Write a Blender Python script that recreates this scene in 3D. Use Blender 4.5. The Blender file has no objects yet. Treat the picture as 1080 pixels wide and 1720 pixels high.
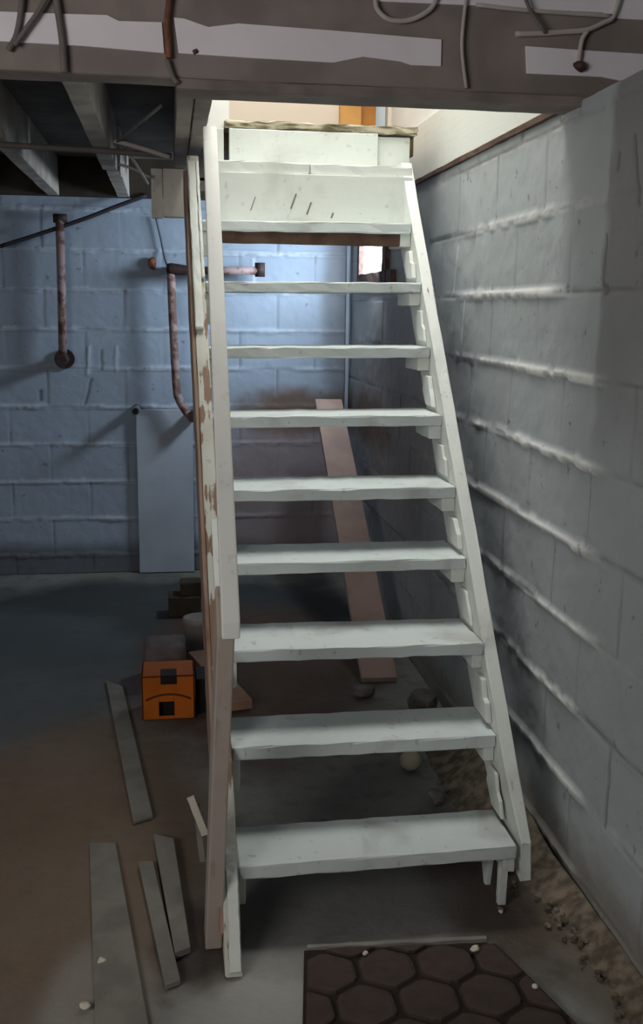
import bpy, bmesh, math, random
import numpy as np
from mathutils import Vector, Matrix
random.seed(7)
S = bpy.context.scene
C = S.collection
# ------------------------------------------------------------------ camera
F_PX, PITCH, YAW, ROLL = 1700.0, .196, .149, .012
CAM = Vector((-.143, -2.248, 1.509))
Fw = Vector((math.sin(YAW)*math.cos(PITCH), math.cos(YAW)*math.cos(PITCH), -math.sin(PITCH)))
R0 = Vector((math.cos(YAW), -math.sin(YAW), 0)); U0 = R0.cross(Fw)
Rt = (R0*math.cos(ROLL)+U0*math.sin(ROLL)).normalized(); Up = Rt.cross(Fw).normalized()
cd = bpy.data.cameras.new('camera'); cam = bpy.data.objects.new('camera', cd); C.objects.link(cam)
cd.sensor_fit = 'VERTICAL'; cd.sensor_height = 36.0; cd.lens = 36.0*F_PX/1720.0; cd.clip_start = .05
Mx = Matrix((Rt, Up, -Fw)).transposed().to_4x4(); Mx.translation = CAM
cam.matrix_world = Mx
S.camera = cam
def at(u, v, axis, val):
    """the point of the plane axis = val seen at photo position (u, v)"""
    d = Fw*F_PX + Rt*(u-540) - Up*(v-860); i = 'xyz'.index(axis)
    return CAM + d*((val-CAM[i])/d[i])
# ------------------------------------------------------------------ light and exposure
S.view_settings.view_transform = 'Standard'; S.view_settings.look = 'None'
S.view_settings.gamma = 1.0; S.view_settings.use_curve_mapping = False
S.view_settings.exposure = 0.0
S.cycles.use_denoising = True
S.cycles.max_bounces = 8; S.cycles.diffuse_bounces = 5
S.cycles.sample_clamp_indirect = 4
W = bpy.data.worlds.new('daylight'); S.world = W; W.use_nodes = True
bg = W.node_tree.nodes['Background']; bg.inputs[0].default_value = (.80, .92, 1.0, 1); bg.inputs[1].default_value = 3.0
def area(name, loc, target, sx, sy, power, col):
    l = bpy.data.lights.new(name, 'AREA'); l.shape = 'RECTANGLE'; l.size = sx; l.size_y = sy; l.energy = power; l.color = col
    o = bpy.data.objects.new(name, l); C.objects.link(o); o.location = loc
    o.rotation_euler = (Vector(target)-Vector(loc)).to_track_quat('-Z', 'Y').to_euler()
    return o
area('upstairs_light', (.20, 1.02, 4.15), (.30, .95, 0), 1.25, 1.1, 66, (1.0, 1.0, .97))
area('cellar_window_daylight', (.985, 2.935, 1.845), (.35, 3.55, 1.35), .58, .25, 28, (.78, .90, 1.0))
area('room_fill', (-1.75, -2.1, 1.7), (.80, .55, 1.35), 1.3, 1.0, 29, (1.0, .97, .95))  # added fill with no visible source, brightens the right wall and tread fronts

# ------------------------------------------------------------------ helpers
def hash2(i, j, s): 
    v = np.sin(i*127.1+j*311.7+s*74.7)*43758.5453
    return v-np.floor(v)
def vnoise(x, y, s=0):
    x = np.asarray(x, float); y = np.asarray(y, float)
    i, j = np.floor(x), np.floor(y); f, g = x-i, y-j
    f = f*f*(3-2*f); g = g*g*(3-2*g)
    a, b, c, d = hash2(i, j, s), hash2(i+1, j, s), hash2(i, j+1, s), hash2(i+1, j+1, s)
    return (a*(1-f)+b*f)*(1-g)+(c*(1-f)+d*f)*g
def fbm(x, y, s=0): return .55*vnoise(x, y, s)+.3*vnoise(x*2.1, y*2.1, s+3)+.15*vnoise(x*4.3, y*4.3, s+5)
def props(o, label=None, cat=None, group=None, kind=None):
    for k, v in (('label', label), ('category', cat), ('group', group), ('kind', kind)):
        if v: o[k] = v
    return o
def empty(name, loc, label, cat, group=None):
    o = bpy.data.objects.new(name, None); C.objects.link(o); o.location = loc; o.empty_display_size = .1
    return props(o, label, cat, group)
def link(name, bm, mat, parent=None, smooth=False):
    me = bpy.data.meshes.new(name); bmesh.ops.recalc_face_normals(bm, faces=bm.faces)
    bm.to_mesh(me); bm.free()
    if smooth:
        for p in me.polygons: p.use_smooth = len(p.vertices) <= 4
    o = bpy.data.objects.new(name, me); C.objects.link(o); me.materials.append(mat)
    if parent:
        o.parent = parent
        loc = Vector(parent.location); q = parent.parent
        while q: loc += Vector(q.location); q = q.parent
        o.matrix_parent_inverse = Matrix.Translation(-loc)
    return o
def add_box(bm, lo, hi, M=None, bevel=.003, cuts=0, wob=0.0):
    t = bmesh.new(); bmesh.ops.create_cube(t, size=1)
    lo, hi = Vector(lo), Vector(hi); sz = hi-lo
    for v in t.verts: v.co = Vector((lo[i]+(v.co[i]+.5)*sz[i] for i in range(3)))
    if bevel: bmesh.ops.bevel(t, geom=t.edges[:], offset=min(bevel, min(sz)*.3), segments=2, profile=.6, affect='EDGES')
    if cuts:
        ax = max(range(3), key=lambda i: sz[i])
        es = [e for e in t.edges if abs((e.verts[0].co-e.verts[1].co)[ax]) > .6*sz[ax]]
        bmesh.ops.subdivide_edges(t, edges=es, cuts=cuts, use_grid_fill=True)
        for v in t.verts: v.co += Vector((random.uniform(-wob, wob) for _ in range(3)))
    if M is not None: bmesh.ops.transform(t, matrix=M, verts=t.verts)
    me = bpy.data.meshes.new('tmp'); t.to_mesh(me); t.free(); bm.from_mesh(me); bpy.data.meshes.remove(me)
def basis(o, x, y, z):
    m = Matrix((Vector(x), Vector(y), Vector(z))).transposed().to_4x4(); m.translation = Vector(o); return m
def frame_along(a, b, up=(0, 0, 1)):
    """x runs a to b, z near up"""
    x = (Vector(b)-Vector(a)).normalized(); y = Vector(up).cross(x)
    if y.length < 1e-4: y = Vector((0, 1, 0))
    y.normalize(); return basis(a, x, y, x.cross(y))
def board(name, a, b, w, t, mat, parent=None, up=(0, 0, 1), bevel=.003, cuts=8, wob=.0008):
    """a board from a to b: w across, t thick along up"""
    bm = bmesh.new(); L = (Vector(b)-Vector(a)).length
    add_box(bm, (0, -w/2, -t/2), (L, w/2, t/2), frame_along(a, b, up), bevel, cuts, wob)
    return link(name, bm, mat, parent)
def box(name, lo, hi, mat, parent=None, bevel=.003, cuts=0, wob=0, M=None):
    bm = bmesh.new(); add_box(bm, lo, hi, M, bevel, cuts, wob); return link(name, bm, mat, parent)
def smooth_path(pts, n=8):
    P = [Vector(p) for p in pts]; P = [P[0]*2-P[1]]+P+[P[-1]*2-P[-2]]; out = []
    for i in range(1, len(P)-2):
        for k in range(n):
            t = k/n; a, b, c, d = P[i-1:i+3]
            out.append(.5*((2*b)+(c-a)*t+(2*a-5*b+4*c-d)*t*t+(3*b-a-3*c+d)*t**3))
    return out+[P[-2]]
def add_tube(bm, pts, r, n=10, smooth=0, cap=True):
    P = smooth_path(pts, smooth) if smooth else [Vector(p) for p in pts]
    rings = []; prev = None
    for i, p in enumerate(P):
        d = (P[min(i+1, len(P)-1)]-P[max(i-1, 0)]).normalized()
        u = Vector((0, 0, 1)).cross(d) if prev is None else prev-d*prev.dot(d)
        if u.length < 1e-3: u = Vector((1, 0, 0)).cross(d)
        u.normalize(); prev = u; w = d.cross(u); rr = r[i] if isinstance(r, (list, tuple)) else r
        rings.append([bm.verts.new(p+(u*math.cos(2*math.pi*k/n)+w*math.sin(2*math.pi*k/n))*rr) for k in range(n)])
    for A, B in zip(rings, rings[1:]):
        for k in range(n): bm.faces.new((A[k], A[(k+1) % n], B[(k+1) % n], B[k]))
    if cap: bm.faces.new(rings[0][::-1]); bm.faces.new(rings[-1])
def tube(name, pts, r, mat, parent=None, n=10, smooth=0):
    bm = bmesh.new(); add_tube(bm, pts, r, n, smooth); return link(name, bm, mat, parent, True)
def add_prism(bm, poly, axis, a, b):
    """polygon in the two other axes, extruded a..b along axis"""
    def mk(p, t):
        return Vector((t, p[0], p[1])) if axis == 'x' else Vector((p[0], t, p[1])) if axis == 'y' else Vector((p[0], p[1], t))
    A = [bm.verts.new(mk(p, a)) for p in poly]; B = [bm.verts.new(mk(p, b)) for p in poly]; n = len(poly)
    bm.faces.new(A[::-1]); bm.faces.new(B)
    for k in range(n): bm.faces.new((A[k], A[(k+1) % n], B[(k+1) % n], B[k]))
def prism(name, poly, axis, a, b, mat, parent=None, bevel=.002):
    bm = bmesh.new(); add_prism(bm, poly, axis, a, b); bmesh.ops.recalc_face_normals(bm, faces=bm.faces)
    if bevel: bmesh.ops.bevel(bm, geom=bm.edges[:], offset=bevel, segments=2, profile=.6, affect='EDGES')
    return link(name, bm, mat, parent)
def add_rock(bm, c, r, sq=.7, seed=0):
    t = bmesh.new(); bmesh.ops.create_icosphere(t, subdivisions=2, radius=1)
    rg = random.Random(seed); ax = [Vector((rg.gauss(0, 1), rg.gauss(0, 1), rg.gauss(0, 1))).normalized() for _ in range(7)]; cut = [rg.uniform(.55, .85) for _ in ax]
    for v in t.verts:
        for a, k in zip(ax, cut):
            d = v.co.dot(a)
            if d > k: v.co -= a*(d-k)
        v.co = Vector((v.co.x*r*rg.uniform(.95, 1.05), v.co.y*r, v.co.z*r*sq))
    zmin = min(v.co.z for v in t.verts)
    bmesh.ops.translate(t, vec=Vector(c)-Vector((0, 0, zmin)), verts=t.verts)
    me = bpy.data.meshes.new('tmp'); t.to_mesh(me); t.free(); bm.from_mesh(me); bpy.data.meshes.remove(me)

# ------------------------------------------------------------------ materials
class NT:
    def __init__(s, name):
        s.m = bpy.data.materials.new(name); s.m.use_nodes = True; s.t = s.m.node_tree; s.t.nodes.clear()
        s.out = s.n('ShaderNodeOutputMaterial'); s.b = s.n('ShaderNodeBsdfPrincipled'); s.l(s.b.outputs[0], s.out.inputs[0])
        s.pos = s.n('ShaderNodeNewGeometry').outputs['Position']
    def n(s, t): return s.t.nodes.new(t)
    def l(s, a, b): s.t.links.new(a, b)
    def put(s, inp, v):
        if hasattr(v, 'is_output') or isinstance(v, bpy.types.NodeSocket): s.l(v, inp)
        else: inp.default_value = v if not isinstance(v, tuple) or len(v) == len(inp.default_value) else (*v, 1)
    def scale(s, v, k):
        m = s.n('ShaderNodeVectorMath'); m.operation = 'MULTIPLY'; s.l(v, m.inputs[0]); m.inputs[1].default_value = k; return m.outputs[0]
    def noise(s, scale, detail=4, vec=None, k=None, dist=0):
        n = s.n('ShaderNodeTexNoise'); n.inputs['Scale'].default_value = scale; n.inputs['Detail'].default_value = detail; n.inputs['Distortion'].default_value = dist
        v = vec or s.pos
        if k: v = s.scale(v, k)
        s.l(v, n.inputs['Vector']); return n.outputs[0]
    def ramp(s, v, a, b):
        m = s.n('ShaderNodeMapRange'); m.interpolation_type = 'SMOOTHSTEP'; s.l(v, m.inputs[0]); m.inputs[1].default_value = a; m.inputs[2].default_value = b; return m.outputs[0]
    def math(s, op, a, b):
        m = s.n('ShaderNodeMath'); m.operation = op; s.put(m.inputs[0], a); s.put(m.inputs[1], b); return m.outputs[0]
    def mix(s, f, a, b):
        m = s.n('ShaderNodeMix'); m.data_type = 'RGBA'; s.put(m.inputs[0], f); s.put(m.inputs[6], a); s.put(m.inputs[7], b); return m.outputs[2]
    def attr(s, name):
        a = s.n('ShaderNodeAttribute'); a.attribute_name = name; return a.outputs['Fac']
    def bump(s, h, strength=.3, dist=.01):
        b = s.n('ShaderNodeBump'); b.inputs['Strength'].default_value = strength; b.inputs['Distance'].default_value = dist; s.l(h, b.inputs['Height']); s.l(b.outputs[0], s.b.inputs['Normal'])
    def blob(s, c, r, edge=.35, nz=.6, scale=4.0):
        """an irregular stain centred at c with radii r (0 = ignore that axis)"""
        m = s.n('ShaderNodeVectorMath'); m.operation = 'SUBTRACT'; s.l(s.pos, m.inputs[0]); m.inputs[1].default_value = c
        v = s.scale(m.outputs[0], tuple(1/x if x else 0 for x in r))
        ln = s.n('ShaderNodeVectorMath'); ln.operation = 'LENGTH'; s.l(v, ln.inputs[0])
        d = s.math('ADD', ln.outputs['Value'], s.math('MULTIPLY', s.math('SUBTRACT', s.noise(scale, 5), .5), nz))
        return s.ramp(d, 1+edge*.5, 1-edge*.5)
    def done(s, col, rough=.7, metal=0, spec=.3):
        s.put(s.b.inputs['Base Color'], col); s.put(s.b.inputs['Roughness'], rough); s.b.inputs['Metallic'].default_value = metal
        s.b.inputs['Specular IOR Level'].default_value = spec
        return s.m
def rgb(r, g, b):
    f = lambda c: (c/255/12.92 if c/255 <= .04045 else ((c/255+.055)/1.055)**2.4)
    return (f(r), f(g), f(b), 1)
def plain(name, col, rough=.7, var=.25, sc=14, metal=0, bump=.15):
    t = NT(name); d = tuple(c*(1-var) for c in col[:3])+(1,)
    n = t.noise(sc, 5); t.bump(n, bump, .004); return t.done(t.mix(t.ramp(n, .35, .65), d, col), rough, metal)
def painted_wood(name, paint, wood, worn=.62, dirt=.5, grain=(1, 22, 22), soft=.05, dirtcol=(.20, .17, .13, 1)):
    t = NT(name)
    g = t.noise(3.0, 5, k=grain)
    w = t.ramp(t.math('ADD', t.math('MULTIPLY', g, .45), t.math('MULTIPLY', t.noise(9, 5), .55)), worn, worn+soft)
    p = t.mix(t.math('MULTIPLY', t.ramp(t.noise(5, 5, dist=.6), .50, .78), dirt), paint, dirtcol)
    p = t.mix(t.math('MULTIPLY', t.ramp(t.noise(38, 3), .64, .72), min(1, dirt*.8)), p, dirtcol)
    t.bump(t.math('ADD', t.math('MULTIPLY', g, .5), t.math('MULTIPLY', t.noise(30, 4), .5)), .25, .004)
    return t.done(t.mix(w, p, t.mix(g, tuple(c*.6 for c in wood[:3])+(1,), wood)), .55, spec=.3)
M = {}
WHITE = rgb(212, 218, 214)
M['tread'] = painted_wood('white_tread_paint', rgb(208, 216, 214), rgb(120, 100, 80), .69, .45)
M['white'] = painted_wood('white_wood_paint', rgb(214, 218, 212), rgb(120, 98, 78), .68, .28, (22, 1.2, 1.2))
M['white_up'] = painted_wood('white_board_paint', rgb(206, 211, 205), rgb(120, 105, 80), .72, .28, (1.2, 20, 20))
M['clean'] = painted_wood('white_apron_paint', rgb(214, 216, 210), rgb(120, 105, 80), .80, .10, (20, 1, 20))
M['rail'] = painted_wood('rail_paint', rgb(232, 232, 226), rgb(130, 110, 95), .74, .16, (22, 1.2, 1.2))
M['worn'] = painted_wood('worn_stringer', rgb(196, 196, 186), rgb(146, 116, 94), .50, .35, (22, 1.6, 1.6), .04)
M['bare'] = painted_wood('bare_brown_wood', rgb(150, 125, 108), rgb(128, 98, 78), .50, .35, (22, 1.2, 1.2), .2)
M['post'] = painted_wood('post_paint', rgb(170, 158, 148), rgb(125, 96, 80), .55, .30, (22, 22, 1.2), .2)
M['brownstrip'] = plain('brown_wood_strip', rgb(92, 70, 58), .7, .4)
M['dirty'] = painted_wood('dirty_threshold', rgb(176, 168, 146), rgb(98, 90, 66), .44, .5, (2, 20, 20), .16)
M['beam'] = plain('greyed_beam_wood', rgb(150, 138, 132), .8, .25, 6)
M['beam2'] = plain('beam_lip_wood', rgb(140, 128, 122), .8, .3, 9)
M['patch'] = plain('white_beam_paint', rgb(246, 238, 243), .6, .06, 8)
M['joist'] = plain('greyed_joist_wood', rgb(190, 182, 172), .8, .3, 8)
M['subfloor'] = plain('dark_subfloor', rgb(122, 118, 112), .85, .35, 5)
M['block'] = painted_wood('white_hanger_paint', rgb(220, 214, 202), rgb(120, 104, 90), .62, .4, (2, 2, 14))
M['rust'] = plain('rusty_iron', rgb(92, 66, 60), .75, .5, 40)
t = NT('rusty_painted_pipe')
M['pipe'] = t.done(t.mix(t.ramp(t.noise(16, 5), .45, .58), rgb(150, 130, 130), rgb(104, 76, 68)), .6)
M['darkpipe'] = plain('dark_iron_fitting', rgb(62, 48, 48), .65, .4, 40)
M['greypipe'] = plain('grey_pipe', rgb(98, 106, 112), .6, .2)
M['hole'] = plain('dark_bore', rgb(16, 15, 16), .9, .1)
M['wire_white'] = plain('dusty_white_cable', rgb(196, 186, 180), .6, .15)
M['wire_grey'] = plain('dusty_grey_cable', rgb(120, 112, 108), .7, .2)
M['wire_black'] = plain('black_cable', rgb(48, 46, 52), .6, .2)
M['wire_rust'] = plain('rusty_strap', rgb(140, 92, 66), .7, .4, 40)
M['orange'] = plain('orange_card', rgb(200, 104, 26), .6, .2, 9)
M['black'] = plain('black_print', rgb(34, 27, 24), .6, .2)
M['arc'] = plain('dark_red_print', rgb(110, 52, 22), .6, .2)
M['greybag'] = plain('grey_dusty_plastic', rgb(112, 102, 100), .7, .25)
M['bucket'] = plain('grey_white_plastic', rgb(140, 134, 130), .5, .15)
M['pinkwood'] = plain('pinkish_bare_board', rgb(178, 152, 142), .75, .2, 6)
M['tanwood'] = plain('tan_bare_wood', rgb(164, 126, 104), .75, .2, 10)
M['dustboard'] = plain('dusty_pale_board', rgb(140, 136, 128), .85, .25, 9)
M['panel'] = plain('pale_blue_paint', rgb(168, 178, 192), .7, .12, 5)
M['scrap'] = plain('dark_scrap_wood', rgb(66, 58, 48), .85, .35, 10)
M['cream'] = plain('cream_ball', rgb(205, 196, 172), .6, .12)
M['chip'] = plain('white_paint_chip', rgb(214, 206, 190), .7, .1)
M['rubble'] = plain('grey_rubble', rgb(126, 114, 98), .9, .6, 25)
M['rock'] = plain('grey_concrete_chunk', rgb(120, 116, 110), .9, .3, 25)
t = NT('brown_stone_mat'); n = t.noise(30, 5); t.bump(n, .5, .006)
M['stone'] = t.done(t.mix(t.attr('top'), rgb(40, 32, 27), t.mix(n, rgb(58, 47, 43), rgb(82, 69, 62))), .85)
M['beige'] = plain('beige_wall_paint', rgb(206, 194, 180), .8, .05, 3)
M['upwhite'] = plain('upstairs_white_paint', rgb(226, 226, 222), .8, .04, 3)
M['orangewood'] = plain('orange_varnished_wood', rgb(192, 142, 78), .4, .25, 5)
M['orangewood2'] = plain('orange_varnished_edge', rgb(164, 108, 48), .4, .25, 5)
M['darkdoor'] = plain('dark_doorway', rgb(70, 60, 50), .8, .2)
M['landing'] = plain('landing_boards', rgb(140, 120, 90), .7, .3, 7)
M['scuff'] = plain('dark_scuff', rgb(120, 114, 104), .7, .2)
# cellar walls: paint, mortar, stains and a darker near top corner
def wall_mat(name, paint, mortar, kind):
    t = NT(name)
    big = t.noise(1.6, 4); c = t.mix(t.ramp(big, .35, .7), tuple(x*.86 for x in paint[:3])+(1,), paint)
    c = t.mix(t.math('MULTIPLY', t.attr('block'), .30), c, tuple(x*.72 for x in paint[:3])+(1,))
    c = t.mix(t.math('MULTIPLY', t.attr('bead'), .85), c, mortar)
    c = t.mix(t.math('MULTIPLY', t.attr('gap'), .55), c, rgb(66, 62, 58))
    c = t.mix(t.math('MULTIPLY', t.ramp(t.noise(23, 4), .66, .74), .5), c, rgb(84, 80, 76))
    if kind == 'back':
        c = t.mix(t.math('MULTIPLY', t.blob((.52, 3.6, .42), (.42, 0, .52), .6, .5), .7), c, rgb(140, 118, 114))
        c = t.mix(t.math('MULTIPLY', t.blob((.66, 3.6, .93), (.42, 0, .13), .7, 1.1, 5), .85), c, rgb(100, 76, 54))
        c = t.mix(t.math('MULTIPLY', t.blob((.84, 3.6, 1.5), (.11, 0, .6), .8, .7), .55), c, rgb(90, 84, 82))
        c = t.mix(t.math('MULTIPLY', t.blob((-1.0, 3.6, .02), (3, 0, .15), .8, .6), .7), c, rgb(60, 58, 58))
    if kind == 'right':
        c = t.mix(t.math('MULTIPLY', t.blob((.89, 3.0, .95), (0, .6, .13), .7, 1.1, 5), .8), c, rgb(104, 78, 56))
        c = t.mix(t.math('MULTIPLY', t.blob((.89, 2.3, 1.1), (0, .9, .55), .8, .8), .5), c, rgb(120, 100, 94))
        c = t.mix(t.math('MULTIPLY', t.blob((.89, .3, .0), (0, 2.6, .16), .8, .8), .6), c, rgb(120, 108, 92))
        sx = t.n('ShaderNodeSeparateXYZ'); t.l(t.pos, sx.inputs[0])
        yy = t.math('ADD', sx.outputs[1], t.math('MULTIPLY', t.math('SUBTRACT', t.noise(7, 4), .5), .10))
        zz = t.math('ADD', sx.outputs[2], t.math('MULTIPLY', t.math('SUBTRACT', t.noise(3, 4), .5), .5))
        c = t.mix(t.math('MULTIPLY', t.math('MULTIPLY', t.ramp(yy, .14, .10), t.ramp(zz, 1.05, 1.5)), .62), c, rgb(108, 102, 100))  # darker tone toward the near end, fading out downward
    n = t.noise(60, 4); t.bump(t.math('ADD', t.math('MULTIPLY', n, .4), t.noise(16, 4)), .35, .006)
    return t.done(c, .62, spec=.35)
M['wall_back'] = wall_mat('blue_block_paint', rgb(156, 170, 188), rgb(186, 198, 212), 'back')
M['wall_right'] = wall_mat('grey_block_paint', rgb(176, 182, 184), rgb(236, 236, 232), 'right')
t = NT('cellar_floor')
n1 = t.noise(2.2, 6); n2 = t.noise(14, 6)
c = t.mix(t.ramp(n1, .35, .65), rgb(120, 120, 116), rgb(144, 143, 137))
c = t.mix(t.math('MULTIPLY', t.ramp(n2, .5, .7), .4), c, rgb(86, 80, 72))
dirt = t.mix(n2, rgb(98, 76, 56), rgb(132, 108, 84))
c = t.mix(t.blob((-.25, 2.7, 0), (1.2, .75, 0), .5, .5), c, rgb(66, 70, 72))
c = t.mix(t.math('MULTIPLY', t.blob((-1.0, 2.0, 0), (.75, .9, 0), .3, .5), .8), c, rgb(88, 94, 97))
c = t.mix(t.math('MULTIPLY', t.blob((-.45, .55, 0), (.42, .85, 0), .5, .5), .75), c, dirt)
c = t.mix(t.math('MULTIPLY', t.blob((.2, 1.9, 0), (.50, .95, 0), .5, .6), .9), c, t.mix(n2, rgb(72, 54, 44), rgb(102, 82, 70)))
c = t.mix(t.math('MULTIPLY', t.blob((.70, .15, 0), (.20, .42, 0), .6, .8, 7), .9), c, t.mix(n2, rgb(58, 46, 40), rgb(88, 72, 62)))
c = t.mix(t.math('MULTIPLY', t.blob((.25, .12, 0), (.33, .22, 0), .4, .3), .6), c, rgb(112, 110, 106))
c = t.mix(t.math('MULTIPLY', t.blob((.86, .0, 0), (.10, 1.1, 0), .8, 1.0, 8), .7), c, t.mix(n2, rgb(84, 72, 60), rgb(124, 114, 98)))
c = t.mix(t.math('MULTIPLY', t.blob((.02, -.38, 0), (.20, .24, 0), .5, .5), .8), c, rgb(172, 171, 164))
c = t.mix(t.math('MULTIPLY', t.blob((-.33, -.28, 0), (.12, .30, 0), .6, .5), .6), c, rgb(160, 158, 150))
c = t.mix(t.math('MULTIPLY', t.blob((-.10, -.02, 0), (.10, .16, 0), .7, .7, 9), .8), c, rgb(60, 46, 38))
t.bump(t.math('ADD', n2, t.math('MULTIPLY', t.noise(70, 4), .4)), .4, .01)
M['floor'] = t.done(c, t.ramp(n1, 1.2, .2), spec=.25)

# ------------------------------------------------------------------ the cellar shell
BH = .2145
def block_wall(name, u0, u1, z0, z1, place, rows0, head0, mat, bead_env, step=.009, hole=None, seed=0, marks=()):
    """painted block wall as a relief: u along the wall, place(u, z, d) gives the point pushed d out of the wall"""
    nu, nz = int(round((u1-u0)/step))+1, int(round((z1-z0)/step))+1
    u, z = np.meshgrid(np.linspace(u0, u1, nu), np.linspace(z0, z1, nz))
    zz = z+(fbm(u*2.3, z*.5, seed)-.5)*.016+(fbm(u*20, z*6, seed+41)-.5)*.007
    k = np.floor((zz-rows0)/BH); dz = np.abs((zz-rows0)/BH-np.round((zz-rows0)/BH))*BH
    joint = np.round((zz-rows0)/BH)
    off = np.where(np.mod(k, 2) == 0, 0, BH)
    uu = u+(fbm(u*.5, z*3, seed+2)-.5)*.012
    h = (uu-head0-off)/(2*BH); du = np.abs(h-np.round(h))*2*BH; col = np.floor(h)
    env = bead_env(u, z)*(.55+.45*vnoise(u*45, joint*3.7, seed+31))*np.clip(fbm(u*3.2+joint*17.3, joint*5.1, seed+7)*3.2-.75, 0, 1)
    wide = .004+.013*fbm(u*16, z*9+joint*3, seed+9)
    bead = np.clip((1.2-dz/wide)*2.2, 0, 1)*env
    groove = np.clip(1-dz/.009, 0, 1)*(1-env)*np.clip(fbm(u*4, joint*3.3, seed+11)*2.4-.4, 0, 1)
    hg = np.clip(1-du/.008, 0, 1)*np.clip(fbm(col*7.7+k*3.1, z*5, seed+13)*2.2-.5, 0, 1)
    blk = hash2(col, k, seed+20)
    d = .009*np.minimum(bead*2.2, 1)-.005*np.maximum(groove, hg)+(fbm(u*7, z*7, seed+15)-.5)*.007+(fbm(u*25, z*25, seed+17)-.5)*.003+(blk-.5)*.005*(np.clip(dz/.02, 0, 1))
    gap = np.maximum(groove, hg)
    for (ua, ub, za, zb, w, dep, kind) in marks:      # drips of paint and gouges
        tt = np.clip((z-za)/(zb-za), 0, 1); uc = ua+(ub-ua)*tt+(fbm(z*30, u*0+ua*9, 3)-.5)*.01
        m_ = np.clip(1.4-np.abs(u-uc)/w, 0, 1)*((z > za) & (z < zb))
        d = d+dep*m_
        if kind == 'bead': bead = np.maximum(bead, m_*.5)
        else: gap = np.maximum(gap, m_*1.3)
    verts = np.stack(place(u, z, d), -1).reshape(-1, 3)
    idx = np.arange(nu*nz).reshape(nz, nu)
    f = np.stack([idx[:-1, :-1], idx[:-1, 1:], idx[1:, 1:], idx[1:, :-1]], -1).reshape(-1, 4)
    if hole:
        cu = (u[:-1, :-1]+step/2).reshape(-1); cz = (z[:-1, :-1]+step/2).reshape(-1)
        f = f[~((cu > hole[0]) & (cu < hole[1]) & (cz > hole[2]) & (cz < hole[3]))]
    me = bpy.data.meshes.new(name); me.from_pydata(verts.tolist(), [], f.tolist())
    for nm, arr in (('bead', np.clip(bead*1.5, 0, 1)), ('gap', gap), ('block', blk)):
        a = me.attributes.new(nm, 'FLOAT', 'POINT'); a.data.foreach_set('value', arr.reshape(-1).astype(np.float32))
    for p in me.polygons: p.use_smooth = True
    me.materials.append(mat); o = bpy.data.objects.new(name, me); C.objects.link(o)
    return props(o, kind='structure')
XR, YB, ZT = .89, 3.6, 2.035
WIN = (2.62, 3.25, 1.70, 1.99)
def sm(x, a, b): 
    t = np.clip((x-a)/(b-a), 0, 1); return t*t*(3-2*t)
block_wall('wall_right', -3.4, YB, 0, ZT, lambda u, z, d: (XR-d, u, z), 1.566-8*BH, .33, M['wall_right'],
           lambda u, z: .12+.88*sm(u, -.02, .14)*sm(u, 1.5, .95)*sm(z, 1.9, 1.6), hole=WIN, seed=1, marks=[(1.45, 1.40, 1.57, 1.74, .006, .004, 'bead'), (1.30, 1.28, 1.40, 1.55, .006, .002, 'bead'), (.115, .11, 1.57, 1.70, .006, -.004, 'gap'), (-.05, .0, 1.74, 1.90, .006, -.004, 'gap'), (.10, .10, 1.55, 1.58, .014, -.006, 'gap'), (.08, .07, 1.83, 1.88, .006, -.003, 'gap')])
block_wall('wall_back', -2.6, XR, 0, 2.10, lambda u, z, d: (u, YB-d, z), .107, -.82, M['wall_back'],
           lambda u, z: .7+0*u, seed=4, marks=[(-.60, -.59, 1.14, 1.30, .01, .005, 'bead'), (-.44, -.44, 1.16, 1.30, .008, .005, 'bead'), (-.52, -.52, 1.17, 1.28, .006, -.004, 'gap'), (.33, .33, 1.60, 1.80, .008, .004, 'bead'), (.13, .13, 1.62, 1.80, .006, -.004, 'gap'), (-.62, -.58, .97, 1.12, .007, -.004, 'gap'), (-.86, -.86, 1.0, 1.06, .01, -.004, 'gap')])
def shell(name, lo, hi, mat): return props(box(name, lo, hi, mat, bevel=0), kind='structure')
shell('wall_back_core', (-2.75, YB+.012, -.1), (1.2, YB+.15, 2.35), M['wall_back'])
shell('wall_right_leak_ledge', (XR+.012, -3.9, 1.9), (1.5, .47, 2.02), M['subfloor'])  # unseen, added with the end piece to stop outside light leaking in
shell('wall_right_leak_end', (1.45, -3.9, 1.9), (1.55, .46, 2.45), M['subfloor'])
shell('wall_corner_core', (XR+.012, 3.3, -.1), (1.2, 3.75, 2.35), M['subfloor'])
shell('wall_right_core', (XR+.012, -3.9, -.1), (1.09, 2.3, 1.95), M['subfloor'])
shell('wall_left', (-2.75, -3.75, 0), (-2.6, 3.7, 2.5), M['wall_right'])
shell('wall_front', (-2.6, -3.9, 0), (1.1, -3.75, 2.5), M['wall_right'])
shell('ceiling', (-2.75, -3.9, 2.34), (1.55, .30, 2.40), M['subfloor'])
# floor as a slightly uneven slab
st = .05; xs = np.arange(-2.65, .98, st); ys = np.arange(-3.75, 3.72, st); X, Y = np.meshgrid(xs, ys)
Z = (fbm(X*1.5, Y*1.5, 31)-.5)*.006-.004
V = np.stack([X, Y, Z], -1).reshape(-1, 3); idx = np.arange(X.size).reshape(X.shape)
Fq = np.stack([idx[:-1, :-1], idx[:-1, 1:], idx[1:, 1:], idx[1:, :-1]], -1).reshape(-1, 4)
me = bpy.data.meshes.new('floor'); me.from_pydata(V.tolist(), [], Fq.tolist()); me.materials.append(M['floor'])
for p in me.polygons: p.use_smooth = True
fl = bpy.data.objects.new('floor', me); C.objects.link(fl); props(fl, kind='structure')
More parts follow.
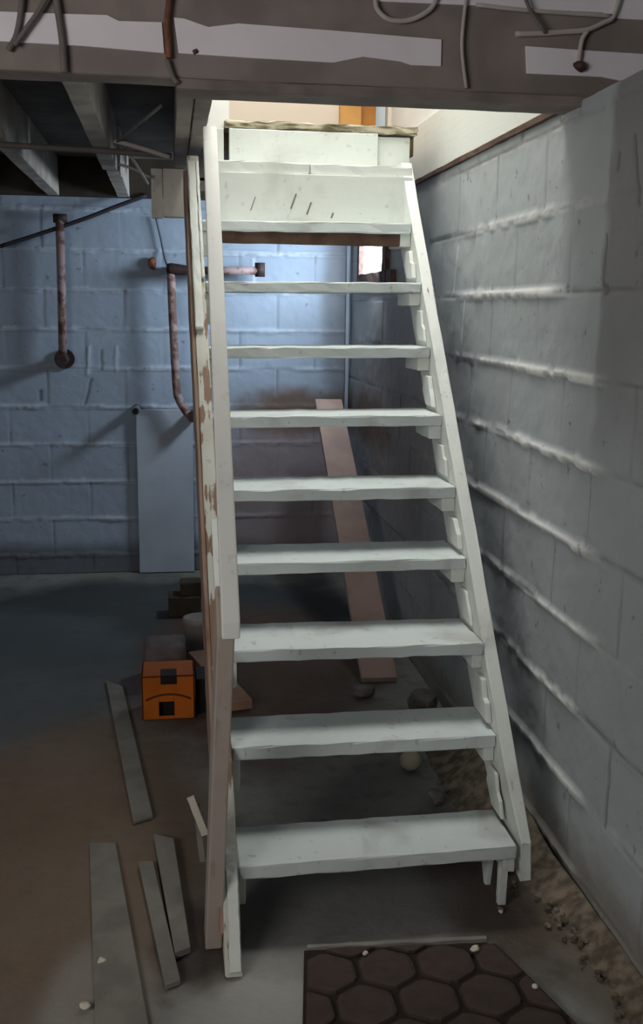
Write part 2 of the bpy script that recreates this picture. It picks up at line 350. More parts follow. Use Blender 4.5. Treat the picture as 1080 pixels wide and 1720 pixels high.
# the subfloor above the joists, with the stairwell left open
bm = bmesh.new()
add_box(bm, (-2.7, .30, 2.30), (-.10, 3.7, 2.34), bevel=0)
add_box(bm, (-.10, 2.62, 2.30), (1.1, 3.7, 2.34), bevel=0)
props(link('ceiling_boards', bm, M['subfloor']), kind='structure')
shell('trim_1', (-2.6, 3.54, 2.10), (.9, 3.62, 2.30), M['scrap'])

# ------------------------------------------------------------------ cellar window in the right wall
win = empty('window_1', (XR, (WIN[0]+WIN[1])/2, WIN[2]), 'small bright cellar window with rusty frame high under the top tread', 'window'); win['kind'] = 'structure'
bm = bmesh.new()   # reveal
for lo, hi in (((XR-.002, WIN[0]-.02, WIN[2]-.03), (1.10, WIN[1]+.02, WIN[2])), ((XR-.002, WIN[0]-.02, WIN[3]), (1.10, WIN[1]+.02, WIN[3]+.03)),
               ((XR-.002, WIN[0]-.02, WIN[2]), (1.10, WIN[0], WIN[3])), ((XR-.002, WIN[1], WIN[2]), (1.10, WIN[1]+.02, WIN[3]))): add_box(bm, lo, hi, bevel=0)
link('window_reveal', bm, M['upwhite'], win)
bm = bmesh.new()
x0, x1 = XR-.022, XR+.03
add_box(bm, (x0, WIN[0]-.06, WIN[2]-.05), (x1, WIN[0]+.025, WIN[3]+.03), cuts=6, wob=.004)
add_box(bm, (x0, WIN[1]-.002, WIN[2]-.05), (XR+.004, WIN[1]+.05, WIN[3]+.03))
add_box(bm, (x0, WIN[0]-.2, WIN[2]-.06), (x1, WIN[1]+.05, WIN[2]), cuts=6, wob=.004)
add_box(bm, (x0, WIN[0]-.06, WIN[3]-.01), (x1, WIN[1]+.05, WIN[3]+.04))
link('window_frame', bm, M['rust'], win)
bm = bmesh.new()
for y in (2.80, 3.02): add_box(bm, (XR+.032, y-.008, WIN[2]), (XR+.05, y+.008, WIN[3]))
link('window_bar', bm, M['wire_white'], win)
t = NT('dusty_window_glass'); tr = t.n('ShaderNodeBsdfTransparent'); mx = t.n('ShaderNodeMixShader'); tr.inputs[0].default_value = (.94, .97, 1, 1)
t.done(rgb(220, 230, 235), .3); mx.inputs[0].default_value = .08; t.l(tr.outputs[0], mx.inputs[1]); t.l(t.b.outputs[0], mx.inputs[2]); t.l(mx.outputs[0], t.out.inputs[0])
box('window_pane', (XR+.054, WIN[0]-.01, WIN[2]-.01), (XR+.058, WIN[1]+.01, WIN[3]+.01), t.m, win, bevel=0)

# ------------------------------------------------------------------ beam, joists
beam = empty('beam', (-.5, .38, 2.03), 'grey ceiling beam with white paint patches crossing above the stairwell', 'beam'); beam['kind'] = 'structure'
box('beam_face', (-2.6, .33, 2.047), (1.45, .43, 2.345), M['beam'], beam, .006, 20, .0015)
box('beam_lip', (-.115, .322, 2.022), (1.45, .44, 2.046), M['beam2'], beam, .004, 16, .001)
def patch(pts, y=.33):
    poly = [tuple(at(u, v, 'y', y)[i] for i in (0, 2)) for u, v in pts]
    return prism('paint_patch', poly, 'y', y-.005, y+.004, M['patch'], beam, .001)
patch([(-160, 14), (0, 20), (110, 24), (180, 26), (200, 36), (272, 38), (276, 90), (140, 78), (0, 70), (-160, 62)])
patch([(292, 30), (310, 32), (350, 46), (400, 40), (560, 52), (741, 67), (740, 112), (690, 110), (672, 104), (610, 96), (560, 106), (420, 98), (300, 90)])
patch([(882, 78), (980, 85), (1090, 92), (1180, 100), (1180, 150), (1060, 140), (1010, 130), (884, 124)])
patch([(634, -20), (1200, 5), (1200, 42), (1040, 32), (1018, 30), (1012, 22), (925, 18), (800, 10), (634, 3)])
def joist(x, y0, y1, label):
    o = box('ceiling_joist', (x-.031, y0, 2.10), (x+.031, y1, 2.298), M['joist'], None, .004, 14, .0015)
    return props(o, label, 'joist', 'ceiling joists')
joist(-.386, .432, 2.45, 'pale ceiling joist starting at the beam, next left of the double stairwell trimmer')
joist(-.375, 2.50, 3.538, 'short joist end over the blue wall, behind the joist next to the trimmer')
joist(-.745, .432, 3.538, 'second ceiling joist left of the stairwell, its far end lit pale blue')
joist(-1.11, .432, 3.538, 'third ceiling joist left of the stairwell, at the edge of the photo')
tm = empty('stairwell_trimmer', (-.06, 1.4, 2.10), 'double timber along the left edge of the stairwell opening', 'joist')
box('trimmer_board', (-.112, .432, 2.095), (-.062, 2.60, 2.30), M['beam'], tm, .004, 14, .0012)
box('trimmer_board', (-.060, .442, 2.088), (-.012, 1.96, 2.30), M['beam2'], tm, .004, 14, .0012)
hb = empty('hanger_block', (-.14, 2.3, 1.895), 'white painted board block hanging under the joists behind the handrail top', 'block')
box('board', (-.209, 2.30, 1.893), (-.161, 2.36, 2.094), M['block'], hb, .003, 4, .001)
box('board', (-.159, 2.29, 1.897), (-.066, 2.36, 2.094), M['block'], hb, .003, 4, .001)
props(tube('conduit', [(-2.2, 1.66, 2.087), (-1.1, 1.69, 2.086), (-.52, 1.78, 2.087), (-.24, 1.84, 2.087), (-.125, 1.87, 2.086)], .011, M['wire_grey'], None, 10, 6),
      'dusty grey conduit crossing under the joists left of the stairwell', 'conduit')
def cable(pts, r, mat, label, cat='cable', name='cable', n=8, group=None):
    return props(tube(name, pts, r, mat, None, n, 6), label, cat, group)
P = lambda u, v, y: at(u, v, 'y', y)
cable([P(0, 414, 3.50), P(60, 395, 3.50), P(143, 367, 3.50), P(200, 345, 3.52), P(246, 328, 3.53)], .011, M['wire_black'], 'black cable sagging along the top of the blue wall past the tall pipe')
cable([P(200, 242, 1.95), P(222, 266, 1.95), P(248, 308, 2.2)], .006, M['wire_white'], 'thin white wire hanging between the joist end and the white hanger block')
cable([P(192, 236, 1.70), P(235, 248, 1.70), P(284, 264, 1.74)], .009, M['wire_white'], 'pale strap of cable from the joist to the trimmer, above the thin white wire')
cable([P(196, 238, 1.70), P(228, 212, 1.45), P(270, 178, 1.05)], .005, M['wire_grey'], 'thin grey wire rising from the joist toward the beam near the stairwell corner')
cable([P(200, 276, 2.2), P(225, 284, 2.22), P(252, 298, 2.26)], .006, M['wire_white'], 'short white wire below the strap, in the dark under the joists')
YF = .318
cable([P(14, 84, YF), P(28, 58, YF), P(36, 10, YF), P(38, -30, YF)], .007, M['wire_grey'], 'grey cable over the beam at its left end, upright leg of the Y')
cable([P(24, 76, YF-.008), P(44, 48, YF-.008), P(64, 20, YF-.008), P(84, -14, YF-.008)], .006, M['wire_grey'], 'slanting grey cable joining the upright cable at the beam left end')
cable([P(108, 122, YF), P(105, 70, YF), P(98, 20, YF), P(92, -20, YF)], .0085, M['wire_grey'], 'thick grey cable over the first white patch, right of the slanting cable')
ot = empty('orange_strap', P(283, 92, YF), 'rusty orange strap hanging over the beam between two white patches', 'strap')
tube('strap_band', [P(284, 98, YF), P(282, 60, YF), P(281, 30, YF), P(286, -10, YF)], .0075, M['wire_rust'], ot, 8, 6)
tube('strap_tail', [P(281, 100, YF), P(290, 128, YF), P(298, 140, YF-.006)], .006, M['wire_grey'], ot, 8, 6)
cable([P(630, -6, YF), P(634, 16, YF), P(655, 33, YF), P(690, 33, YF), P(722, 16, YF), P(736, -8, YF)], .006, M['wire_white'], 'white cable loop hanging at the top of the beam above the long white patch')
cable([P(784, -10, YF), P(778, 40, YF), P(776, 85, YF), P(783, 148, YF)], .0045, M['wire_white'], 'thin white wire hanging straight down the bare part of the beam')
kn = empty('cable_drop', P(972, 112, YF), 'white cable drop ending in a red brown knob on the right white patch', 'cable')
tube('cable_run', [P(866, 57, YF), P(910, 56, YF), P(952, 53, YF), P(986, 50, YF), P(1014, 38, YF), P(1030, 28, YF), P(1042, -8, YF)], .0065, M['wire_white'], kn, 8, 6)
tube('cable_tail', [P(988, 50, YF), P(978, 66, YF), P(974, 88, YF), P(972, 104, YF)], .006, M['wire_white'], kn, 8, 6)
bm = bmesh.new(); add_rock(bm, P(972, 121, YF), .018, .8, 5); link('knob', bm, M['rust'], kn)
cable([P(880, -8, YF-.012), P(893, 22, YF-.012), P(916, 55, YF-.012)], .0045, M['wire_grey'], 'short grey wire slanting down onto the white cable run at right')
cable([P(800, 8, YF), P(870, 16, YF), P(950, 22, YF), P(1028, 27, YF)], .005, M['wire_white'], 'straight white cable along the upper edge of the beam at right')
bm = bmesh.new(); add_rock(bm, P(328, 92, .326), .008, 1, 9); props(link('nail_head', bm, M['rust']), 'dark nail head at the lower edge of the long white patch', 'nail')

# ------------------------------------------------------------------ upstairs, seen through the stairwell
shell('wall_upstairs_right', (.892, .435, 2.046), (1.0, 3.2, 4.4), M['upwhite'])
shell('wall_upstairs_left', (-1.1, .31, 2.345), (-1.0, 2.72, 4.4), M['upwhite'])
shell('wall_upstairs_front', (-1.1, .31, 2.346), (1.0, .42, 4.4), M['upwhite'])
shell('wall_upstairs_back_left', (-1.0, 2.62, 2.345), (-.012, 2.72, 4.4), M['beige'])
shell('wall_upstairs_back', (-.011, 2.62, 2.10), (.655, 2.72, 4.4), M['beige'])
shell('ceiling_upstairs', (-1.1, .31, 4.4), (1.1, 3.3, 4.5), M['upwhite'])
shell('wall_upstairs_recess', (.60, 3.1, 2.10), (1.0, 3.2, 4.4), M['darkdoor'])
shell('floor_landing', (-.011, 1.76, 2.10), (.80, 3.15, 2.172), M['landing'])
shell('trim_2', (-.012, 1.70, 2.165), (.088, 1.76, 4.4), M['upwhite'])
ap = empty('apron_board', (.88, 1.2, 2.046), 'white apron board above the grey block wall on the right of the stairwell', 'board')
box('board', (.881, .435, 2.047), (.8915, 2.5, 2.262), M['clean'], ap, .002)
box('brown_strip', (.876, .435, 2.028), (.8895, 2.5, 2.046), M['brownstrip'], ap, .002, 24, .0015)
jb = empty('door_jamb', (.73, 2.6, 2.172), 'orange varnished door jamb at the top of the stairs', 'door frame')
box('jamb_face', (.646, 2.58, 2.173), (.745, 2.72, 4.3), M['orangewood'], jb)
box('jamb_edge', (.746, 2.61, 2.173), (.818, 2.72, 4.3), M['orangewood2'], jb)
props(box('cream_jamb', (.872, 2.60, 2.173), (.8915, 2.66, 4.3), M['beige']), 'narrow cream jamb strip right of the dark doorway gap upstairs', 'trim')

# ------------------------------------------------------------------ the staircase
stair = empty('staircase', (.35, 0, 0), 'steep open white painted wooden cellar staircase with worn treads and left handrail', 'staircase')
YS = [-.008, .191, .327, .527, .66, .844, 1.021, 1.169, 1.342]
ZR = [.192, .403, .615, .808, .995, 1.193, 1.397, 1.608, 1.814]
ZL = [.186, .404, .620, .807, .993, 1.188, 1.391, 1.600, 1.809]
TT = [.036, .036, .034, .034, .034, .034, .034, .034, .036]
DP = [.195, .205, .235, .235, .235, .235, .235, .235, .15]
for i in range(9):
    a = Vector((.002-.022*max(0, YS[i]), YS[i], ZL[i])); b = Vector((.702, YS[i], ZR[i])); x = (b-a).normalized(); y = Vector((0, 1, 0)); z = x.cross(y)
    bm = bmesh.new(); L = (b-a).length
    add_box(bm, (0, 0, -TT[i]), (L, DP[i], 0), basis(a, x, y, z), .005, 14, .0016)
    link('tread', bm, M['tread'], stair)
bm = bmesh.new(); add_box(bm, (.03, 1.492, 1.986), (.36, 1.66, 2.026), None, .005, 8, .0012); link('tread', bm, M['white_up'], stair)
bm = bmesh.new(); add_box(bm, (.363, 1.494, 1.984), (.735, 1.66, 2.024), None, .005, 8, .0012); link('tread', bm, M['white_up'], stair)
box('ledger', (.0, 1.352, 1.735), (.665, 1.372, 1.777), M['brownstrip'], stair, .003, 10, .001)
box('riser', (.002, 1.478, 1.80), (.735, 1.496, 1.985), M['white_up'], stair, .002, 10, .001)
box('riser', (.085, 1.645, 2.028), (.637, 1.675, 2.158), M['white_up'], stair, .003, 10, .001)
box('riser', (.641, 1.668, 2.028), (.765, 1.69, 2.152), M['white_up'], stair, .003)
box('riser', (.012, 1.662, 2.028), (.066, 1.69, 2.16), M['white_up'], stair, .003)
for u, v, l, w in ((425, 342, .05, .003), (493, 338, .055, .005), (519, 350, .045, .005), (558, 362, .02, .006)):
    p = at(u, v, 'y', 1.477); box('scuff_mark', (-w/2, -.0004, -l/2), (w/2, .0006, l/2), M['scuff'], stair, 0, M=Matrix.Translation(p) @ Matrix.Rotation(.35, 4, 'Y'))
box('threshold', (.07, 1.655, 2.160), (.79, 1.757, 2.188), M['dirty'], stair, .006, 18, .004)
def zline(y): return 1.2*y+.2
SHEAR = .020        # the left carriage leans outward toward the top
def lean(o):
    for v in o.data.vertices: v.co.x -= SHEAR*max(0, v.co.y)
    return o
# stringers: a slanted plank, front edge on the line of the noses
def slab(name, poly, x0, x1, mat):
    bm = bmesh.new(); add_prism(bm, poly, 'x', x0, x1); bmesh.ops.recalc_face_normals(bm, faces=bm.faces)
    bmesh.ops.bevel(bm, geom=bm.edges[:], offset=.003, segments=2, profile=.6, affect='EDGES')
    es = [e for e in bm.edges if e.calc_length() > .5]
    bmesh.ops.subdivide_edges(bm, edges=es, cuts=26, use_grid_fill=False)
    for v in bm.verts: v.co += Vector((random.uniform(-.0012, .0012) for _ in range(3)))
    bmesh.ops.triangulate(bm, faces=[f for f in bm.faces if len(f.verts) > 4])
    return link(name, bm, mat, stair)
lean(slab('stringer', [(-.166, .001), (1.535, zline(1.535)), (1.65, zline(1.535)), (1.65, zline(1.65-.225)), (.06, .001)], -.040, -.001, M['worn']))
rs = slab('stringer', [(-.018, .10), (-.004, .195), (1.535, zline(1.535)), (1.65, zline(1.535)), (1.65, zline(1.65-.225)), (.225, .185), (.02, .075)], .704, .741, M['white'])
for v in rs.data.vertices:          # the rotted foot narrows to a point
    k = min(1, .40+.60*max(0, v.co.z-.06)/.28); v.co.x = .741-(.741-v.co.x)*k
# strips nailed along the front edge of the left stringer
def edge_strip(x0, x1, ya, yb, proud, mat):
    n = Vector((0, -1.2, 1)).normalized(); d = Vector((0, 1, 1.2)).normalized()
    a = Vector(((x0+x1)/2, ya, zline(ya)))+n*(proud/2+.001); b = Vector(((x0+x1)/2, yb, zline(yb)))+n*(proud/2+.001)
    return lean(board('edge_strip', a, b, x1-x0, proud, mat, stair, n, .006, 16, .0012))
edge_strip(-.041, -.014, 1.035, 1.51, .016, M['white'])
edge_strip(-.012, -.002, 1.17, 1.51, .014, M['white'])
edge_strip(-.030, -.004, -.16, .02, .006, M['white'])
edge_strip(-.022, -.006, .30, .60, .003, M['white'])
lean(slab('stringer_facing', [(-.10, .07), (1.50, zline(1.50)-.012), (1.60, zline(1.50)), (1.60, zline(1.60-.20)), (.09, .07)], -.052, -.0405, M['bare']))
# cleats under the treads
for i in range(9):
    zb = ZL[i]-TT[i]-.001; y0 = YS[i]+.006
    prism('cleat', [(y0, zb), (y0+.18, zb), (y0+.18, zb-.05), (y0+.03, zb-.085-.02*(i % 2)), (y0+.012, zb-.075), (y0, zb-.045)], 'x', -.02*max(0, YS[i]), .019+.004*(i % 3)-.02*max(0, YS[i]), M['white'], stair, .004)
    zb = ZR[i]-TT[i]-.001; w = .030 if i < 3 else .040
    box('cleat', (.7035-w, YS[i]+.012, zb-.042), (.7035, YS[i]+.19, zb), M['white'], stair, .004, 4, .001)
    if i:
        z0 = ZR[i-1]+.012; z1 = zb-.058; y1 = YS[i]-.02
        prism('cleat', [(y1-.012, z1), (y1+.05, z1), (y1+.06, z1-.05), (y1+.01, z0+.005), (y1-.075, z0+.004), (y1-.055, z0+.035+.01*(i % 3)), (y1-.032, z0+.06)], 'x', .688+.005*(i % 2), .7035, M['white'], stair, .004)
box('stringer_foot', (.676, .035, .0), (.697, .056, .152), M['white'], stair, .003, 6, .001)
prism('stringer_foot', [(.06, .152), (.16, .152), (.10, .03), (.085, .03)], 'x', .655, .670, M['white'], stair, .002)
# handrail and its post
d = Vector((.004, 1, 1.2))
bm = bmesh.new()
A = [Vector((-.0205, -.107, .837)), Vector((.0205, -.107, .837)), Vector((.0205, -.107, .795)), Vector((-.0205, -.107, .795))]
fa = [bm.verts.new(Vector((-.020, 0, 0))+p) for p in A]; fb = [bm.verts.new(Vector((-.020, 0, 0))+p+d*1.0) for p in A]
bm.faces.new(fa); bm.faces.new(fb[::-1])
for k in range(4): bm.faces.new((fa[k], fb[k], fb[(k+1) % 4], fa[(k+1) % 4]))
bmesh.ops.recalc_face_normals(bm, faces=bm.faces); bmesh.ops.bevel(bm, geom=bm.edges[:], offset=.004, segments=2, profile=.6, affect='EDGES')
link('handrail', bm, M['rail'], stair)
bm = bmesh.new()
q0 = [(-.083, -.055), (-.043, -.055), (-.043, .030), (-.083, .030)]; q1 = [(-.050, -.100), (-.011, -.100), (-.011, -.016), (-.050, -.016)]
lo = [bm.verts.new((x, y, .001)) for x, y in q0]; hi = [bm.verts.new((x, y, .800 if y < -.05 else .895)) for x, y in q1]
bm.faces.new(lo[::-1]); bm.faces.new(hi)
for k in range(4): bm.faces.new((lo[k], lo[(k+1) % 4], hi[(k+1) % 4], hi[k]))
bmesh.ops.recalc_face_normals(bm, faces=bm.faces); bmesh.ops.bevel(bm, geom=bm.edges[:], offset=.004, segments=2, profile=.6, affect='EDGES')
link('post', bm, M['post'], stair)

# ------------------------------------------------------------------ pipes on the blue wall
def flange(parent, c, r, l, name='fitting', mat='darkpipe', axis=(0, 1, 0)):
    a = Vector(axis).normalized()*l/2; tube(name, [Vector(c)-a, Vector(c)+a], r, M[mat], parent, 16)
tp = empty('wall_pipe', (-.72, 3.52, 1.24), 'tall rusty pipe standing alone on the blue wall at far left', 'pipe')
yp = 3.50
tube('pipe_run', [(-.712, yp, 1.97), (-.716, yp, 1.6), (-.722, yp, 1.25)], .023, M['pipe'], tp, 14)
tube('fitting', [(-.745, yp, 1.978), (-.675, yp, 1.978)], .024, M['darkpipe'], tp, 14)
flange(tp, (-.722, yp-.01, 1.232), .03, .18)
flange(tp, (-.722, 3.585, 1.232), .055, .022)
ep = empty('elbow_pipe', (-.12, 3.48, 1.0), 'rusty pipe with top fitting and bottom elbow beside the left stringer', 'pipe')
ye = 3.46
tube('pipe_run', [(-.130, ye, 1.71), (-.122, ye, 1.4), (-.110, ye, 1.10), (-.098, ye, 1.02), (-.055, ye, .945), (-.03, ye, .925)], .023, M['pipe'], ep, 14, 5)
tube('fitting', [(-.150, ye, 1.722), (-.128, ye, 1.722), (-.03, ye, 1.717), (.0, ye, 1.717)], [.03, .034, .026, .026], M['darkpipe'], ep, 14)
flange(ep, (-.025, ye+.03, .922), .031, .12)
tube('branch_pipe', [(-.01, ye, 1.717), (.37, ye, 1.722)], .022, M['pipe'], ep, 14)
tube('pipe_cap', [(.355, ye, 1.690), (.355, ye, 1.765)], .028, M['darkpipe'], ep, 14)
tube('wall_bracket', [(-.135, ye, 1.722), (-.135, 3.60, 1.722)], .02, M['darkpipe'], ep, 12)
sp = empty('pipe_stub', (-.335, 3.5, .955), 'short open pipe stub sticking out of the blue wall below the elbow pipe', 'pipe')
bm = bmesh.new(); add_tube(bm, [(-.335, 3.60, .955), (-.335, 3.40, .957)], .024, 16); link('stub', bm, M['greypipe'], sp, True)
tube('bore', [(-.335, 3.41, .957), (-.335, 3.398, .957)], .017, M['hole'], sp, 16)
rp = bmesh.new(); add_rock(rp, (-.228, 3.57, 1.72), .03, 1.2, 3); props(link('rust_lump', rp, M['wire_rust']), 'rust brown lump on the blue wall left of the elbow pipe fitting', 'rust')
wire_pts = [P(262, 366, 3.57), P(270, 400, 3.57), P(276, 430, 3.56), P(282, 450, 3.48)]
cable(wire_pts, .006, M['greypipe'], 'thin grey wire dropping from the hanger block to the pipe fitting')

props(box('corner_batten', (.858, 3.568, .25), (.878, 3.586, 2.02), M['panel'], None, .003, 10, .001), 'thin pale batten standing in the corner of the back wall left of the cellar window', 'batten')
# ------------------------------------------------------------------ things on the floor at the back
props(box('light_patch_panel', (-.338, 3.555, .001), (-.022, 3.585, .95), M['panel'], None, .004, 6, .001, None), 'pale blue flat panel added for a patch of light on the back wall left of the stairs', 'panel')  # a pale patch of light on the wall, built as a thin painted board
sb = empty('scrap_block', (-.09, 2.72, 0), 'dark weathered scrap wood block on the floor before the pale panel', 'wood')
box('block', (-.17, 2.66, 0), (-.01, 2.80, .10), M['scrap'], sb, .006, 5, .003)
box('block', (-.11, 2.68, .101), (.02, 2.78, .17), M['scrap'], sb, .006, 5, .003)
bx = empty('orange_box', (-.17, 1.43, 0), 'orange box with dark square hole and printed arc beside the stair post', 'box')
x0, x1, y0 = -.268, -.072, 1.372
bm = bmesh.new()   # a carton with an open square grip hole in its front
hx0, hx1, hz0, hz1 = -.205, -.148, .012, .068
for lo, hi in (((x0, y0, 0), (hx0, y0+.006, .17)), ((hx1, y0, 0), (x1, y0+.006, .17)), ((hx0, y0, hz1), (hx1, y0+.006, .17)), ((hx0, y0, 0), (hx1, y0+.006, hz0)),
               ((x0, y0, 0), (x0+.006, y0+.17, .17)), ((x1-.006, y0, 0), (x1, y0+.17, .17)), ((x0, y0+.164, 0), (x1, y0+.17, .17)), ((x0, y0, .164), (x1, y0+.17, .17))):
    add_box(bm, lo, hi, None, .0015)
link('carton', bm, M['orange'], bx)
box('inner_tray', (x0+.012, y0+.03, .002), (x1-.012, y0+.155, .155), M['black'], bx)
box('top_label', (-.198, y0-.002, .137), (-.138, y0+.07, .1725), M['black'], bx, .001)
arc = [(-.17+.175*math.sin(a), y0-.0015, .098-.175+.175*math.cos(a)) for a in np.linspace(-.5, .5, 13)]
bm = bmesh.new(); add_tube(bm, arc, .0045, 6); bmesh.ops.scale(bm, vec=(1, .25, 1), space=Matrix.Translation((0, -(y0-.001), 0)), verts=bm.verts); link('printed_arc', bm, M['arc'], bx)
props(box('dark_box', (-.066, 1.42, 0), (.0, 1.56, .135), M['black'], None, .004), 'black box standing right of the orange box behind the post', 'box')
bm = bmesh.new(); add_box(bm, (-.27, 1.74, 0), (-.10, 1.92, .16), None, .03, 6, .004); props(link('grey_sack', bm, M['greybag'], None, True), 'dusty grey sack behind the orange box', 'sack')
bk = empty('bucket', (-.035, 2.16, 0), 'grey white round bucket half hidden behind the stair post', 'bucket')
bm = bmesh.new(); add_tube(bm, [(-.035, 2.16, 0), (-.035, 2.16, .01), (-.035, 2.16, .12), (-.035, 2.16, .128), (-.035, 2.16, .15), (-.035, 2.16, .155)], [.055, .058, .066, .072, .072, .06], 24); link('bucket_body', bm, M['bucket'], bk, True)
props(board('plank_offcut', (-.045, 2.02, .022), (.108, 1.42, .022), .085, .04, M['tanwood'], None, (0, 0, 1), .004, 6, .001), 'tan plank offcut on the floor behind the stair post', 'plank')
lb = props(board('leaning_board', at(637, 1142, 'z', .012), (.72, 3.30, 1.02), .15, .03, M['pinkwood'], None, (0, -1, .55), .004, 8, .001), 'pinkish board leaning against the back wall behind the treads', 'board')
bm = bmesh.new(); bmesh.ops.create_icosphere(bm, subdivisions=4, radius=.035)
for v in bm.verts: v.co = Vector((v.co.x*1.05, v.co.y, v.co.z*.95))+Vector((.633, .84, .0335))
props(link('ball', bm, M['cream'], None, True), 'small cream white ball on the dark floor under the second tread', 'ball')

# ------------------------------------------------------------------ boards and scraps on the floor at left
def quad_board(name, pts, t, mat, label, cat='board', group=None):
    q = [at(u, v, 'z', t) for u, v in pts]; bm = bmesh.new()
    add_prism(bm, [(p.x, p.y) for p in q], 'z', .0, t); bmesh.ops.recalc_face_normals(bm, faces=bm.faces)
    bmesh.ops.bevel(bm, geom=bm.edges[:], offset=.002, segments=2, profile=.6, affect='EDGES')
    return props(link(name, bm, mat), label, cat, group)
quad_board('floor_board', [(258, 1400), (292, 1408), (320, 1590), (294, 1600)], .018, M['dustboard'], 'pale board on the floor nearest the stair post')
quad_board('floor_board', [(232, 1446), (257, 1446), (303, 1645), (278, 1655)], .014, M['dustboard'], 'pale board on the floor, left of the one nearest the post')
quad_board('floor_board', [(150, 1415), (194, 1415), (250, 1722), (160, 1722)], .006, M['dustboard'], 'wide flat grey board on the floor at the lower left')
quad_board('floor_board', [(178, 1142), (206, 1152), (257, 1370), (224, 1380)], .010, M['dustboard'], 'long dusty board on the floor before the orange box')
tr_ = empty('trim_scrap', (-.09, .32, 0), 'thin white trim scrap leaning beside the stair post', 'trim')
board('strip', at(345, 1402, 'y', .30), at(320, 1338, 'y', .32), .02, .008, M['chip'], tr_, (0, -1, 0), .001, 4, .001)
board('stick', at(340, 1446, 'y', .32), at(330, 1352, 'y', .34), .016, .014, M['dustboard'], tr_, (0, -1, 0), .001, 4, .001)
for (u, v, r, lb_) in ((170, 1614, .012, 'small white paint flake on the floor left of the pale boards'), (142, 1690, .014, 'pale plaster crumb at the lower left floor edge'),
                       (613, 1612, .008, 'white chip on the mat, at its upper left'), (797, 1606, .013, 'larger pale chip on the mat near its back edge'),
                       (898, 1668, .008, 'white chip on the mat, at its right edge'), (841, 1530, .007, 'white crumb on the dirt under the right stringer foot')):
    bm = bmesh.new(); p = at(u, v, 'z', .006); add_rock(bm, (p.x, p.y, .019 if u > 600 and v > 1590 else .0), r, .6, int(u)); props(link('plaster_chip', bm, M['chip']), lb_, 'chip')

# ------------------------------------------------------------------ stone pattern mat in front of the stairs
poly = [(.150, -.100), (.612, -.132), (.645, -.24), (.700, -.43), (.76, -.66), (.07, -.66)]
bm = bmesh.new(); add_prism(bm, poly, 'z', .0, .010)
lay = bm.verts.layers.float.new('top')
def inside(x, y):
    c = False; n = len(poly)
    for i in range(n):
        (xa, ya), (xb, yb) = poly[i], poly[(i+1) % n]
        if (ya > y) != (yb > y) and x < (xb-xa)*(y-ya)/(yb-ya)+xa: c = not c
    return c
def clip(pts):
    out = pts; n = len(poly)
    for i in range(n):
        a, b = Vector(poly[i]), Vector(poly[(i+1) % n]); e = b-a; nrm = Vector((e.y, -e.x)).normalized(); res = []
        f = lambda p: (Vector(p)-a).dot(nrm)-.006
        for k in range(len(out)):
            p, q = out[k], out[(k+1) % len(out)]; fp, fq = f(p), f(q)
            if fp >= 0: res.append(p)
            if fp*fq < 0: s = fp/(fp-fq); res.append(tuple(Vector(p)+(Vector(q)-Vector(p))*s))
        out = res
        if len(out) < 3: return []
    return out
for j in range(-1, 5):
    for i in range(-3, 6):
        cx = .191+.1405*i+(.07 if j % 2 else 0); cy = -.196-.122*j
        hexa = []
        for k in range(6):
            a = math.pi/2+k*math.pi/3; na = a-.13; nb = a+.13
            for q in (na, a, nb):
                rr = .0735 if q == a else .0735
                hexa.append((cx+rr*math.cos(q)*random.uniform(.95, 1.0), cy+rr*math.sin(q)*random.uniform(.95, 1.0)))
        cl = clip(hexa)
        if len(cl) < 3: continue
        area_ = abs(sum(cl[k][0]*cl[(k+1) % len(cl)][1]-cl[(k+1) % len(cl)][0]*cl[k][1] for k in range(len(cl))))/2
        if area_ < .0006: continue
        m = Vector((sum(p[0] for p in cl)/len(cl), sum(p[1] for p in cl)/len(cl)))
        base = [bm.verts.new((p[0], p[1], .010)) for p in cl]
        sh = [bm.verts.new((m.x+(p[0]-m.x)*.93, m.y+(p[1]-m.y)*.93, .0175)) for p in cl]
        tp_ = [bm.verts.new((m.x+(p[0]-m.x)*.80, m.y+(p[1]-m.y)*.80, .0195)) for p in cl]
        for v in sh+tp_: v[lay] = 1.0
        for v in base: v[lay] = .3
        for A_, B_ in ((base, sh), (sh, tp_)):
            for k in range(len(cl)): bm.faces.new((A_[k], A_[(k+1) % len(cl)], B_[(k+1) % len(cl)], B_[k]))
        bm.faces.new(tp_)
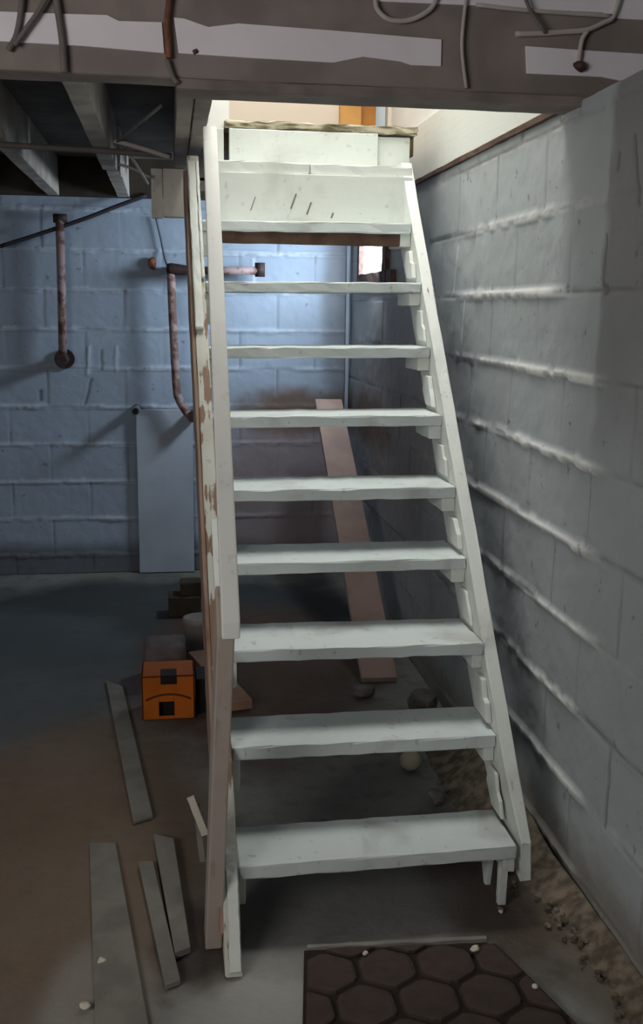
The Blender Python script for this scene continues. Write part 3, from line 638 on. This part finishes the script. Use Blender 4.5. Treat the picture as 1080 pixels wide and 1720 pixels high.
props(link('stone_mat', bm, M['stone']), 'dark brown floor mat with hexagon stone pattern before the bottom tread', 'mat')
props(board('floor_lath', (.16, -.083, .005), (.60, -.105, .005), .014, .010, M['dustboard'], None, (0, 0, 1), .002, 12, .0012), 'thin pale lath on the floor along the back edge of the mat', 'lath')

# ------------------------------------------------------------------ rubble along the right wall
rg = random.Random(11); bm = bmesh.new()
for k in range(420):
    y = rg.uniform(-.75, 1.15); x = XR-.012-abs(rg.gauss(0, .07 if y < .2 else .05)); r = rg.uniform(.003, .013)
    if y < -.08 and x < .79: continue
    add_rock(bm, (x, y, rg.uniform(0, .012)*max(0, 1-(XR-x)/.1)), r, .6, k)
n = 60; prev = None     # a low ridge of dirt and mortar at the foot of the wall
for i in range(n+1):
    y = -.9+i*(1.15+.9)/n; h = .02+.035*float(fbm(y*2.3, 1.1, 5))+(.10*math.exp(-((y-.75)/.35)**2)); w = .04+.05*float(fbm(y*3.7, 4.2, 6))+.06*sm(y, -.2, .3)+.05*math.exp(-((y-.75)/.4)**2)
    row = [bm.verts.new(p) for p in ((XR-.002, y, -.002), (XR-.004, y, h), (XR-w*.35, y, h*.62+.008*rg.random()), (XR-w*.7, y, h*.22+.006*rg.random()), (XR-w, y, -.004))]
    if prev:
        for k in range(4): bm.faces.new((prev[k], prev[k+1], row[k+1], row[k]))
    prev = row
props(link('rubble', bm, M['rubble']), 'loose dirt, mortar and grit along the foot of the right wall', 'rubble', kind='stuff')
for (x, y, r, sq, lb_) in ((.655, .60, .035, .8, 'grey concrete chunk under the stairs, in front of the cream ball'), (.60, 1.52, .05, .6, 'broad grey chunk under the stairs at the foot of the pinkish board'),
                           (.79, 1.30, .06, .9, 'grey chunk against the right wall behind the third tread'), (.762, .20, .022, .7, 'brown grey stone beside the right stringer foot'),
                           (.765, .36, .022, .8, 'grey stone between the right stringer and the wall')):
    bm = bmesh.new(); add_rock(bm, (x, y, -.003), r, sq, int(x*1000)); props(link('concrete_chunk', bm, M['rock']), lb_, 'stone')
